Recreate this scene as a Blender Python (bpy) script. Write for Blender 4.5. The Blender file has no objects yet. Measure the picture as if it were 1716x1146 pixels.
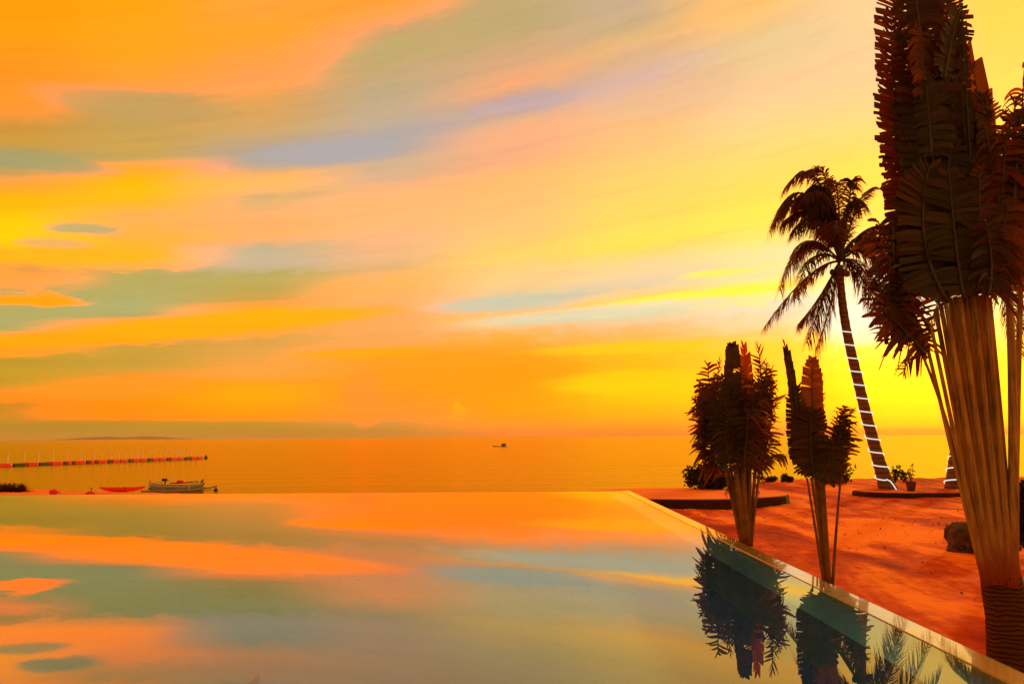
import bpy, math, random
from mathutils import Vector, Matrix, noise as mnoise

sc = bpy.context.scene
C = sc.collection
R = math.radians
rnd = random.Random(7)

# ------------------------------------------------------------------ camera
F = 1334.0; CX, CY = 858.0, 573.0          # photograph is 1716 x 1146
EYE = Vector((0, 0, 1.6))
PITCH, ROLL = R(6.776), R(0.367)
cam_d = bpy.data.cameras.new('camera'); cam = bpy.data.objects.new('camera', cam_d); C.objects.link(cam)
cam_d.sensor_width = 36; cam_d.lens = 36 * F / 1716; cam_d.clip_start = .05; cam_d.clip_end = 60000
cam.matrix_world = Matrix.Translation(EYE) @ Matrix.Rotation(R(90) + PITCH, 4, 'X') @ Matrix.Rotation(-ROLL, 4, 'Z')
sc.camera = cam
CM = cam.matrix_world.to_3x3()
def ray(px, py): return (CM @ Vector(((px - CX) / F, -(py - CY) / F, -1))).normalized()
def at(px, py, Y):
    d = ray(px, py); return EYE + d * (Y / d.y)
def on(px, py, z):
    d = ray(px, py); return EYE + d * ((z - EYE.z) / d.z)

# ------------------------------------------------------------------ colour management
sc.view_settings.view_transform = 'Standard'; sc.view_settings.look = 'None'
sc.view_settings.exposure = 0; sc.view_settings.gamma = 1
sc.cycles.max_bounces = 10; sc.cycles.transparent_max_bounces = 24
sc.cycles.caustics_reflective = False; sc.cycles.caustics_refractive = False

def lin(c): 
    c = c / 255; return c / 12.92 if c <= .04045 else ((c + .055) / 1.055) ** 2.4
def sky_col(c):
    r, g, b = (lin(v) for v in c)
    if c[0] >= 235:                          # the photograph clips red in the bright clouds
        k = (c[0] - 235) / 20
        q = max(0, min(1, (125 - c[2]) / 85)); r *= 1 + 1.5 * k * q * q * (3 - 2 * q)
    return (r, g, b, 1)

# ------------------------------------------------------------------ node helper
class NT:
    def __init__(s, tree): s.t = tree; s.n = tree.nodes; s.l = tree.links
    def new(s, ty, **kw):
        o = s.n.new(ty)
        for k, v in kw.items(): setattr(o, k, v)
        return o
    def put(s, sock, v):
        if isinstance(v, bpy.types.NodeSocket): s.l.new(v, sock)
        elif v is not None:
            if sock.type == 'RGBA' and len(v) == 3: v = (*v, 1)
            sock.default_value = v
    def m(s, op, a, b=None, c=None, clamp=False):
        o = s.new('ShaderNodeMath', operation=op, use_clamp=clamp)
        s.put(o.inputs[0], a)
        if b is not None: s.put(o.inputs[1], b)
        if c is not None: s.put(o.inputs[2], c)
        return o.outputs[0]
    def mix(s, f, a, b, bt='MIX'):
        o = s.new('ShaderNodeMix', data_type='RGBA', blend_type=bt)
        s.put(o.inputs[0], f); s.put(o.inputs[6], a); s.put(o.inputs[7], b); return o.outputs[2]
    def ramp(s, f, stops, mode='LINEAR'):
        o = s.new('ShaderNodeValToRGB'); e = o.color_ramp.elements; o.color_ramp.interpolation = mode
        stops = sorted(stops, key=lambda a: a[0])[:32]
        e[0].position = stops[0][0]; e[0].color = stops[0][1]
        e[1].position = 1.0; e[1].color = stops[-1][1]
        for p, c in stops[1:-1]:
            q = e.new(min(.9999, p)); q.color = c
        e[len(e) - 1].position = stops[-1][0]
        s.put(o.inputs[0], f); return o.outputs[0]
    def smooth(s, x, a, b, lo=0., hi=1.):
        o = s.new('ShaderNodeMapRange', interpolation_type='SMOOTHSTEP')
        s.put(o.inputs[0], x); s.put(o.inputs[1], a); s.put(o.inputs[2], b); s.put(o.inputs[3], lo); s.put(o.inputs[4], hi); return o.outputs[0]
    def noise(s, vec, scale, detail=3, rough=.5, dist=0., col=False):
        o = s.new('ShaderNodeTexNoise'); 
        if vec is not None: s.put(o.inputs['Vector'], vec)
        s.put(o.inputs['Scale'], scale); s.put(o.inputs['Detail'], detail); s.put(o.inputs['Roughness'], rough); s.put(o.inputs['Distortion'], dist)
        return o.outputs['Color' if col else 'Fac']
    def xyz(s, x, y, z):
        o = s.new('ShaderNodeCombineXYZ'); s.put(o.inputs[0], x); s.put(o.inputs[1], y); s.put(o.inputs[2], z); return o.outputs[0]
    def mapping(s, vec, scale=(1, 1, 1), rot=(0, 0, 0)):
        o = s.new('ShaderNodeMapping'); s.put(o.inputs[0], vec); o.inputs['Scale'].default_value = scale; o.inputs['Rotation'].default_value = rot; return o.outputs[0]

# ------------------------------------------------------------------ sky (world)
SUN_AZ, SUN_EL = 37.0, 8.0                   # degrees right of the pool's axis, above the sea
world = bpy.data.worlds.new('World'); sc.world = world; world.use_nodes = True
W = NT(world.node_tree); W.n.clear()
geo = W.new('ShaderNodeNewGeometry')
tc = W.new('ShaderNodeTexCoord')
sep = W.new('ShaderNodeSeparateXYZ'); W.l.new(tc.outputs['Generated'], sep.inputs[0])
dx, dy, dz = sep.outputs
az = W.m('MULTIPLY', W.m('ARCTAN2', dx, dy), 180 / math.pi)
el = W.m('MULTIPLY', W.m('ARCSINE', dz), 180 / math.pi)
A0 = 129.0
def AE(px, py):
    d = ray(px, py); return math.degrees(math.atan2(d.x, d.y)), math.degrees(math.asin(d.z))
azc = W.m('MAXIMUM', az, -95.0)
w0 = W.m('DIVIDE', W.m('MULTIPLY', el, A0), W.m('ADD', azc, A0))
# cloud streets drawn out along their own direction, edges frayed by noise
nv1 = W.xyz(W.m('MULTIPLY', az, .05), W.m('MULTIPLY', w0, .33), 1.7)
n1 = W.m('SUBTRACT', W.noise(nv1, 1.0, 5, .55, .6), .5)
nv2 = W.xyz(W.m('MULTIPLY', az, .16), W.m('MULTIPLY', w0, 1.5), 8.2)
n2 = W.m('SUBTRACT', W.noise(nv2, 1.0, 5, .6, .8), .5)
nv3 = W.xyz(W.m('MULTIPLY', az, .55), W.m('MULTIPLY', w0, 1.1), 3.3)
n3 = W.m('SUBTRACT', W.noise(nv3, 1.0, 6, .62, .5), .5)
hfade = W.smooth(el, 0.3, 6.0, .12, 1.0)
warp = W.m('MULTIPLY', W.m('ADD', W.m('ADD', W.m('MULTIPLY', n1, .45), W.m('MULTIPLY', n2, .6)), W.m('MULTIPLY', n3, .85)), hfade)
wv = W.m('ADD', w0, warp)
azw = W.m('ADD', az, W.m('MULTIPLY', W.m('ADD', n1, n3), 2.4))
WMAX = 46.0
wpos = W.m('DIVIDE', wv, WMAX, clamp=True)
COLS = {
 0: [(0,255,160,0),(60,255,160,10),(120,255,150,30),(165,250,155,40),(200,215,150,60),(240,210,155,60),(262,175,160,105),(280,175,160,100),(300,235,160,75),(325,255,180,5),(360,255,200,0),(400,255,215,0),(425,255,175,30),(440,255,190,0),(455,225,160,70),(470,255,165,60),(485,190,166,85),(525,184,172,98),(545,176,174,112),(560,185,170,70),(567,255,160,10),(585,255,165,0),(592,195,155,45),(620,200,155,40),(643,205,155,35),(652,240,145,30),(665,255,145,10),(675,215,140,30),(695,215,140,35),(708,195,140,35),(730,188,132,30)],
 215: [(0,255,165,10),(100,255,165,30),(140,250,160,55),(165,205,160,90),(200,200,160,85),(245,210,165,80),(272,200,165,90),(286,255,175,20),(320,255,195,0),(345,255,185,40),(365,235,180,90),(400,255,185,50),(440,255,185,10),(452,190,170,95),(480,188,174,98),(520,180,178,114),(535,188,170,90),(542,255,165,10),(564,255,170,0),(573,205,160,60),(620,210,160,55),(632,240,155,35),(640,255,150,5),(697,255,145,0),(705,205,145,30),(720,190,145,35),(732,182,138,35)],
 430: [(0,255,165,60),(60,255,165,40),(120,255,160,80),(160,235,165,85),(200,220,165,95),(225,210,170,110),(245,190,165,140),(275,185,170,150),(290,235,175,110),(310,255,190,95),(335,205,180,120),(350,245,180,110),(380,255,180,105),(400,255,180,100),(410,205,180,130),(430,205,185,145),(450,210,180,150),(458,190,175,100),(490,195,165,80),(508,225,165,70),(516,255,165,40),(530,255,185,0),(550,255,170,10),(560,230,165,70),(590,230,165,75),(632,240,165,60),(640,255,165,20),(660,255,175,0),(699,255,155,0),(706,205,150,40),(730,190,142,35)],
 645: [(0,255,160,50),(25,250,165,80),(50,215,165,110),(80,195,170,110),(120,205,170,120),(150,195,170,130),(200,200,175,145),(230,180,170,165),(250,185,170,165),(275,215,180,140),(300,225,180,140),(320,255,180,120),(340,255,190,100),(360,255,190,110),(400,255,185,130),(440,240,185,130),(455,230,180,110),(475,255,185,90),(510,255,175,100),(540,250,170,90),(560,235,170,90),(585,250,165,80),(592,255,165,20),(602,255,160,40),(640,255,155,30),(690,250,150,40),(710,220,150,60),(730,205,142,35)],
 860: [(0,195,170,115),(50,195,170,112),(85,215,170,125),(120,230,170,125),(140,250,170,110),(160,215,170,140),(180,200,170,165),(200,220,175,140),(215,255,180,130),(260,250,175,130),(300,255,190,110),(380,255,200,120),(430,255,215,100),(450,255,210,130),(480,255,210,140),(492,230,200,150),(505,205,205,175),(514,225,200,140),(522,255,185,110),(530,255,205,90),(538,225,205,150),(547,225,205,150),(556,250,180,80),(580,255,170,45),(620,255,160,10),(690,255,165,0),(705,250,160,20),(715,245,155,40),(730,245,145,30)],
 1075: [(0,205,175,140),(40,205,175,130),(60,235,185,120),(100,225,180,140),(135,220,180,170),(160,245,185,140),(190,255,190,130),(240,255,197,122),(300,255,213,108),(350,255,218,98),(390,255,228,92),(415,255,225,80),(430,255,215,140),(465,250,215,160),(480,225,210,180),(490,245,205,140),(500,255,225,50),(511,250,215,120),(522,225,220,180),(538,240,205,150),(550,255,185,110),(572,255,190,60),(585,255,205,20),(600,255,185,20),(630,255,195,0),(645,255,215,0),(690,255,190,0),(710,255,170,20),(729,255,145,20)],
 1290: [(0,255,195,110),(60,235,200,140),(100,245,200,140),(160,255,205,150),(200,255,213,140),(250,255,220,118),(300,255,222,95),(360,255,236,80),(395,255,235,110),(430,255,230,170),(455,255,240,130),(468,245,230,190),(478,255,250,80),(494,255,250,90),(504,240,230,200),(540,250,220,160),(565,255,210,80),(580,255,220,30),(600,255,215,50),(640,255,225,0),(680,255,225,10),(710,255,200,20),(729,255,178,0)],
 1500: [(0,255,210,150),(100,255,208,150),(180,255,215,135),(250,255,225,90),(300,255,230,80),(380,255,240,90),(450,255,245,190),(530,255,250,210),(560,255,245,90),(600,255,245,30),(660,255,235,0),(710,255,220,0),(728,255,205,0)],
 1716: [(0,255,215,80),(100,255,220,90),(300,255,240,80),(450,255,250,180),(550,255,245,100),(600,255,245,20),(720,255,225,0)],
}
soft = W.m('MULTIPLY', W.m('ADD', W.m('ADD', .006, W.m('MULTIPLY', n3, .02)), W.m('MULTIPLY', n2, .02)), hfade)
wpA = W.m('ADD', wpos, soft, clamp=True); wpB = W.m('SUBTRACT', wpos, soft, clamp=True)
col = None; prevA = None
for x in sorted(COLS):
    st = []
    for (y, r, g, b) in COLS[x]:
        a, e = AE(x, y); k_ = 1.25 if x > 1400 and y > 500 else 1.0; st.append((min(.999, max(0, e * A0 / (a + A0) / WMAX)), tuple(v * k_ for v in sky_col((r, g, b))[:3]) + (1,)))
    c = W.mix(.5, W.ramp(wpA, st), W.ramp(wpB, st))
    a = AE(x, 500)[0]
    col = c if col is None else W.mix(W.smooth(azw, prevA, a), col, c)
    prevA = a
# single clouds: centre, half length, half thickness (photo px), slope, colour, strength
BLOBS = [
 (150,566,190,11,.09,(255,170,5),.95),(430,537,230,13,.10,(255,178,5),.95),(330,555,120,9,.1,(255,175,5),.8),(115,645,190,20,.0,(205,158,45),.5),
 (50,505,85,7,.03,(255,165,10),1.0),(90,497,40,6,-.12,(255,165,10),.8),(150,384,60,9,.03,(185,176,115),.9),(95,408,50,8,.05,(195,178,105),.8),(35,450,40,8,0,(225,160,70),.7),
 (250,395,60,10,.1,(255,180,70),.6),(60,272,120,13,.02,(172,162,110),.8),(560,255,120,18,.13,(178,170,170),.9),(885,172,75,13,.1,(200,170,170),.8),
 (640,340,150,25,.1,(255,185,125),.5),(230,175,150,22,.05,(200,160,95),.8),(640,95,90,22,.35,(195,170,110),.6),
 (860,508,120,11,.06,(205,205,178),.75),(1180,494,150,7,.07,(255,248,70),.9),(1000,524,190,10,.07,(222,222,185),.75),(1200,458,55,5,.05,(255,245,90),.8),
 (1050,583,160,9,.03,(255,205,10),.8),(620,592,110,7,.04,(255,170,10),.9),(520,690,75,14,.0,(255,170,0),.0),(610,665,26,38,0,(255,150,45),.85),
 (765,688,10,14,0,(255,190,10),.55),(690,692,90,10,-.05,(255,155,45),.5),(1060,640,140,16,.02,(255,215,0),.7),
 (800,620,150,40,.0,(255,158,5),.5),(150,720,260,9,.0,(180,140,42),.5),(1130,160,130,25,.12,(232,190,150),.5),(1320,85,90,35,.1,(238,205,150),.6),
 (1440,540,70,30,.0,(255,252,225),.7),(420,430,110,16,.0,(205,185,150),.4),
]
for i, (x, y, hl, ht, sl, c, s) in enumerate(BLOBS):
    if s == 0: continue
    a, e = AE(x, y); k = 26.0 * (math.cos(R(a)) if False else 1)
    k = hl / abs(AE(x + hl, y)[0] - a); kl = hl / k; kt = abs(AE(x, y - ht)[1] - e)
    ddx = W.m('SUBTRACT', azw, a)
    ddy = W.m('SUBTRACT', W.m('SUBTRACT', W.m('ADD', el, W.m('MULTIPLY', warp, .6)), e), W.m('MULTIPLY', ddx, sl))
    q = W.m('ADD', W.m('POWER', W.m('ABSOLUTE', W.m('DIVIDE', ddx, kl * 1.15)), 2.), W.m('POWER', W.m('ABSOLUTE', W.m('DIVIDE', ddy, kt * 1.25)), 2.))
    col = W.mix(W.smooth(q, 1.45, .25, 0., s), col, sky_col(c))
# fine wisps
fv = W.xyz(W.m('MULTIPLY', az, .10), W.m('MULTIPLY', wv, 1.5), 5.1)
fn = W.noise(fv, 1.0, 6, .62, .4)
col = W.mix(1.0, col, W.ramp(fn, [(.28, (.93, .93, .96, 1)), (.5, (1, 1, 1, 1)), (.72, (1.04, 1.035, 1.0, 1))]), 'MULTIPLY')
# high overhead and behind the viewer the sky is a dull mauve-brown dusk
col = W.mix(W.smooth(el, 34, 62), col, (.85, .45, .18, 1))
side = W.smooth(W.m('ABSOLUTE', az), 48, 105)
col = W.mix(side, col, (.60, .31, .10, 1))
skyt = W.new('ShaderNodeTexSky', sky_type='NISHITA', sun_disc=False)
skyt.sun_elevation = R(SUN_EL); skyt.sun_rotation = R(SUN_AZ)
skyt.dust_density = 4; skyt.ozone_density = 1
nish = W.mix(1.0, skyt.outputs[0], (.006, .004, .0015, 1), 'MULTIPLY')
col = W.mix(1.0, col, nish, 'ADD')
bg = W.new('ShaderNodeBackground'); W.l.new(col, bg.inputs[0]); bg.inputs[1].default_value = 1.0
wo = W.new('ShaderNodeOutputWorld'); W.l.new(bg.outputs[0], wo.inputs[0])

sun_d = bpy.data.lights.new('sun', 'SUN'); sun_d.energy = 2.0; sun_d.angle = R(2.0); sun_d.color = (1, .45, .09)
sun = bpy.data.objects.new('sun', sun_d); C.objects.link(sun)
sd = Vector((math.sin(R(SUN_AZ)) * math.cos(R(SUN_EL)), math.cos(R(SUN_AZ)) * math.cos(R(SUN_EL)), math.sin(R(SUN_EL))))
sun.rotation_euler = sd.to_track_quat('Z', 'Y').to_euler()

# ------------------------------------------------------------------ materials
def mat(name):
    m = bpy.data.materials.new(name); m.use_nodes = True; t = NT(m.node_tree); t.n.clear()
    out = t.new('ShaderNodeOutputMaterial'); return m, t, out
def pbr(t, out, col, rough=.6, normal=None, spec=.4, **kw):
    p = t.new('ShaderNodeBsdfPrincipled'); t.put(p.inputs['Base Color'], col); t.put(p.inputs['Roughness'], rough)
    t.put(p.inputs['Specular IOR Level'], spec)
    if normal is not None: t.l.new(normal, p.inputs['Normal'])
    for k, v in kw.items(): t.put(p.inputs[k], v)
    t.l.new(p.outputs[0], out.inputs[0]); return p
def bump(t, h, strength=.3, dist=.05):
    b = t.new('ShaderNodeBump'); t.put(b.inputs['Height'], h); b.inputs['Strength'].default_value = strength; b.inputs['Distance'].default_value = dist; return b.outputs[0]
def simple(name, c, rough=.6, var=.35, scale=6, spec=.4, bs=.3):
    m, t, out = mat(name); co = t.new('ShaderNodeTexCoord').outputs['Object']
    n = t.noise(co, scale, 5, .6)
    lo = tuple(v * (1 - var) for v in c) + (1,); hi = tuple(min(1, v * (1 + var)) for v in c) + (1,)
    pbr(t, out, t.ramp(n, [(.3, lo), (.7, hi)]), rough, bump(t, t.noise(co, scale * 5, 4), bs, .02), spec); return m
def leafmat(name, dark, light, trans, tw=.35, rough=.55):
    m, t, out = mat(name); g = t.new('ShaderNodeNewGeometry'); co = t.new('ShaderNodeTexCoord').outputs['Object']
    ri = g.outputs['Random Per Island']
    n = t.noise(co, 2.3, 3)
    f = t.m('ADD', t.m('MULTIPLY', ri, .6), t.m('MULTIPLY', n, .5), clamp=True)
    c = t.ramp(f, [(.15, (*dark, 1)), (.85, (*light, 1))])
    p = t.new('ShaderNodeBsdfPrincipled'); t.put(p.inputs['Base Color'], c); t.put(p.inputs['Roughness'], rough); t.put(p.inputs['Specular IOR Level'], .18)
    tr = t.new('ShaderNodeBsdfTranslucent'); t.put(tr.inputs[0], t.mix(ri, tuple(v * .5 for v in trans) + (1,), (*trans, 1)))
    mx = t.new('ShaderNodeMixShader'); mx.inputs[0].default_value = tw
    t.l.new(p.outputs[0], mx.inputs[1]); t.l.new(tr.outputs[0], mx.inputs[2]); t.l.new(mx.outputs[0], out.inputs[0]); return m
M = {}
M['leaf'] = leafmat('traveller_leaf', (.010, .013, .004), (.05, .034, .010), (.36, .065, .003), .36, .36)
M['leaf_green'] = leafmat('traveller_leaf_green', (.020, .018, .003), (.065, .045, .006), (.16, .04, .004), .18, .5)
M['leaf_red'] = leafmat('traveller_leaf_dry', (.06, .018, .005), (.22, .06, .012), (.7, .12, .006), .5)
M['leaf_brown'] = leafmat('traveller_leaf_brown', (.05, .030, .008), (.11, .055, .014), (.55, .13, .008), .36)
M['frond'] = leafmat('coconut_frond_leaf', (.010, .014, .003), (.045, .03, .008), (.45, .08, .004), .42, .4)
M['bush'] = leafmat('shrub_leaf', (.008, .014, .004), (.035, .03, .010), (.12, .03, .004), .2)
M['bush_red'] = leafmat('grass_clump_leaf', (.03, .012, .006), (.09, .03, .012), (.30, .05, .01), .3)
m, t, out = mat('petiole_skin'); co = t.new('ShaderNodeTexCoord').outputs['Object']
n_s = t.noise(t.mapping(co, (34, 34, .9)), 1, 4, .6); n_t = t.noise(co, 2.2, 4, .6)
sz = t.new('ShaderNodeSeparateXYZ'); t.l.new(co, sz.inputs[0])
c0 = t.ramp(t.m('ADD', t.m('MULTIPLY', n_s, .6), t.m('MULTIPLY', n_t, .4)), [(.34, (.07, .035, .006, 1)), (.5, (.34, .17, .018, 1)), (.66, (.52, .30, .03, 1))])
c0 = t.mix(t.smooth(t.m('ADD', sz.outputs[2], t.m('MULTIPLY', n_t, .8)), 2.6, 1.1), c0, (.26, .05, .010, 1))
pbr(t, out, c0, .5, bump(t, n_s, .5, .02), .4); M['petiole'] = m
M['petiole_dark'] = simple('dark_petiole_skin', (.17, .085, .012), .55, .5, 4, .35)
M['rib'] = simple('leaf_rib', (.05, .032, .01), .5, .3, 5)
M['stem'] = simple('twig_bark', (.06, .03, .015), .8, .3, 8)
M['nut'] = simple('coconut_husk', (.06, .045, .012), .5, .4, 8)
# palm trunk: rings of old leaf scars
def trunkmat(name, c, ring=22):
    m, t, out = mat(name); co = t.new('ShaderNodeTexCoord').outputs['Object']
    s = t.new('ShaderNodeSeparateXYZ'); t.l.new(co, s.inputs[0])
    z = t.m('ADD', s.outputs[2], t.m('MULTIPLY', t.noise(co, 3.5, 4), .16))
    w = t.m('ABSOLUTE', t.m('SINE', t.m('MULTIPLY', z, ring)))
    n = t.noise(co, 9, 5, .65)
    f = t.m('MULTIPLY', t.m('POWER', w, .35), t.m('ADD', n, .35), clamp=True)
    cc = t.ramp(f, [(.15, tuple(v * .3 for v in c) + (1,)), (.9, tuple(v * 1.3 for v in c) + (1,))])
    pbr(t, out, cc, .85, bump(t, f, .8, .04), .2); return m
M['trunk_c'] = trunkmat('traveller_trunk', (.085, .030, .012), 62)
M['trunk_coco'] = trunkmat('coconut_trunk', (.16, .075, .03), 14)
M['red'] = simple('red_plastic', (.95, .018, .006), .4, .2, 3)
M['black'] = simple('dark_plastic', (.045, .035, .02), .5, .3, 3)
M['whiteish'] = simple('white_paint', (.75, .72, .62), .5, .12, 3)
M['blue_grey'] = simple('blue_grey_paint', (.38, .38, .30), .5, .25, 3)
M['bamboo'] = simple('bamboo', (.42, .26, .09), .6, .3, 4)
M['hullwood'] = simple('dark_hull', (.14, .075, .03), .6, .3, 5)
M['post'] = simple('pale_post', (.92, .80, .45), .5, .1, 3)
M['rock'] = simple('boulder_stone', (.085, .050, .028), .9, .6, 5, .2, .9)
M['curb'] = simple('curb_stone', (.045, .012, .006), .9, .4, 4, .2, .6)
M['pot'] = simple('pot_clay', (.10, .045, .03), .7, .3, 6)
M['hill'] = simple('hill_forest', (.05, .07, .03), .9, .3, .002, .1)
m, t, out = mat('lit_rope'); e = t.new('ShaderNodeEmission'); e.inputs[0].default_value = (1, .9, .72, 1); e.inputs[1].default_value = 1.0; t.l.new(e.outputs[0], out.inputs[0]); M['rope'] = m

# sand / red earth
m, t, out = mat('red_sand'); co = t.new('ShaderNodeTexCoord').outputs['Object']
trk = t.mapping(co, (1, .28, 1), (0, 0, R(-38)))
n_a = t.noise(trk, .5, 5, .58, .9); n_b = t.noise(co, 2.3, 6, .65); n_c = t.noise(co, 24, 4, .7); n_d = t.noise(t.mapping(co, (1, .5, 1), (0, 0, R(20))), .23, 3)
f = t.m('ADD', t.m('ADD', t.m('MULTIPLY', n_a, .95), t.m('MULTIPLY', n_b, .34)), t.m('MULTIPLY', n_d, .3))
f = t.m('SUBTRACT', f, .30)
sc_ = t.ramp(f, [(.24, (.10, .008, .001, 1)), (.38, (.36, .024, .001, 1)), (.50, (.60, .065, .001, 1)), (.62, (.98, .24, .003, 1))])
sc_ = t.mix(t.smooth(n_c, .62, .74), sc_, (.12, .022, .008, 1))
hh = t.m('ADD', t.m('MULTIPLY', n_b, 1.0), t.m('MULTIPLY', n_c, .35))
pbr(t, out, sc_, .95, bump(t, hh, .7, .06), .1); M['sand'] = m
# pale dry sand of the beach
m, t, out = mat('beach_sand'); co = t.new('ShaderNodeTexCoord').outputs['Object']
f = t.noise(t.mapping(co, (1, 2, 1)), .8, 5, .6)
pbr(t, out, t.ramp(f, [(.3, (.80, .16, .015, 1)), (.7, (.95, .27, .03, 1))]), .9, bump(t, t.noise(co, 14, 4), .5, .03), .15); M['beach'] = m
# sea
m, t, out = mat('sea_water'); co = t.new('ShaderNodeTexCoord').outputs['Object']
h1 = t.noise(t.mapping(co, (.25, 1, 1)), .9, 4, .6); h2 = t.noise(t.mapping(co, (.08, .3, 1)), .5, 3, .5)
nb = bump(t, t.m('ADD', h1, t.m('MULTIPLY', h2, 2.)), .24, .35)
n0 = t.noise(t.mapping(co, (.012, .10, 1)), .6, 5, .6)
df = t.new('ShaderNodeBsdfDiffuse'); t.put(df.inputs[0], t.ramp(n0, [(.35, (.16, .05, .003, 1)), (.65, (.26, .09, .004, 1))]))
gl = t.new('ShaderNodeBsdfGlossy'); gl.inputs[0].default_value = (.62, .68, .09, 1); gl.inputs['Roughness'].default_value = .14; t.l.new(nb, gl.inputs['Normal'])
fr = t.new('ShaderNodeFresnel'); fr.inputs[0].default_value = 1.36; t.l.new(nb, fr.inputs[1])
mx = t.new('ShaderNodeMixShader'); t.l.new(fr.outputs[0], mx.inputs[0]); t.l.new(df.outputs[0], mx.inputs[1]); t.l.new(gl.outputs[0], mx.inputs[2]); t.l.new(mx.outputs[0], out.inputs[0]); M['sea'] = m
# pool water: thin sheet, Fresnel mirror over a blue tiled basin
m, t, out = mat('pool_water'); co = t.new('ShaderNodeTexCoord').outputs['Object']
rp = t.m('ADD', t.noise(t.mapping(co, (.5, 1, 1)), .8, 2, .4), t.m('MULTIPLY', t.noise(co, 3.5, 2, .5), .10))
b = t.new('ShaderNodeBump'); t.put(b.inputs['Height'], rp); b.inputs['Strength'].default_value = .06; b.inputs['Distance'].default_value = .012
gl = t.new('ShaderNodeBsdfGlossy'); gl.inputs['Roughness'].default_value = .008; gl.inputs[0].default_value = (.97, .97, .97, 1); t.l.new(b.outputs[0], gl.inputs['Normal'])
tr = t.new('ShaderNodeBsdfTransparent'); tr.inputs[0].default_value = (.5, .92, 1, 1)
gg = t.new('ShaderNodeNewGeometry'); dt = t.new('ShaderNodeVectorMath', operation='DOT_PRODUCT'); t.l.new(gg.outputs['Normal'], dt.inputs[0]); t.l.new(gg.outputs['Incoming'], dt.inputs[1])
fz = t.m('ADD', t.m('MULTIPLY', t.m('POWER', t.m('SUBTRACT', 1.0, t.m('ABSOLUTE', dt.outputs['Value'])), 4.4), .93), .03)   # Schlick curve, both sides
mx = t.new('ShaderNodeMixShader'); t.l.new(fz, mx.inputs[0]); t.l.new(tr.outputs[0], mx.inputs[1]); t.l.new(gl.outputs[0], mx.inputs[2]); t.l.new(mx.outputs[0], out.inputs[0]); M['pool'] = m
def tilemat(name, c, g, size, rough=.25, wet=False):
    m, t, out = mat(name); co = t.new('ShaderNodeTexCoord').outputs['Object']
    bk = t.new('ShaderNodeTexBrick'); bk.offset = 0; bk.inputs['Scale'].default_value = 1
    bk.inputs['Color1'].default_value = (*[v * .75 for v in c], 1); bk.inputs['Color2'].default_value = (*[min(1, v * 1.25) for v in c], 1); bk.inputs['Mortar'].default_value = (*g, 1)
    bk.inputs['Brick Width'].default_value = size; bk.inputs['Row Height'].default_value = size; bk.inputs['Mortar Size'].default_value = size * .025
    t.l.new(co, bk.inputs['Vector'])
    n = t.noise(co, 3, 4); cc = t.mix(.3, bk.outputs[0], t.ramp(n, [(.3, (*[v * .5 for v in c], 1)), (.7, (*c, 1))]))
    pbr(t, out, cc, rough, None, .5, **({'Coat Weight': 1.0, 'Coat Roughness': .03, 'Coat IOR': 1.5} if wet else {})); return m
M['basin'] = tilemat('pool_basin_tiles', (.001, .075, .40), (.002, .07, .36), .1)
M['coping'] = tilemat('ledge_tiles', (.42, .24, .03), (.14, .07, .015), .30, .22, True)
M['ledge'] = tilemat('ledge_tiles_wet', (.08, .13, .28), (.04, .06, .12), .33, .3)
M['lip'] = simple('edge_lip_stone', (.60, .40, .16), .35, .2, 4)
M['wallstone'] = simple('pool_wall_plaster', (.35, .18, .08), .8, .25, 2)

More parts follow.
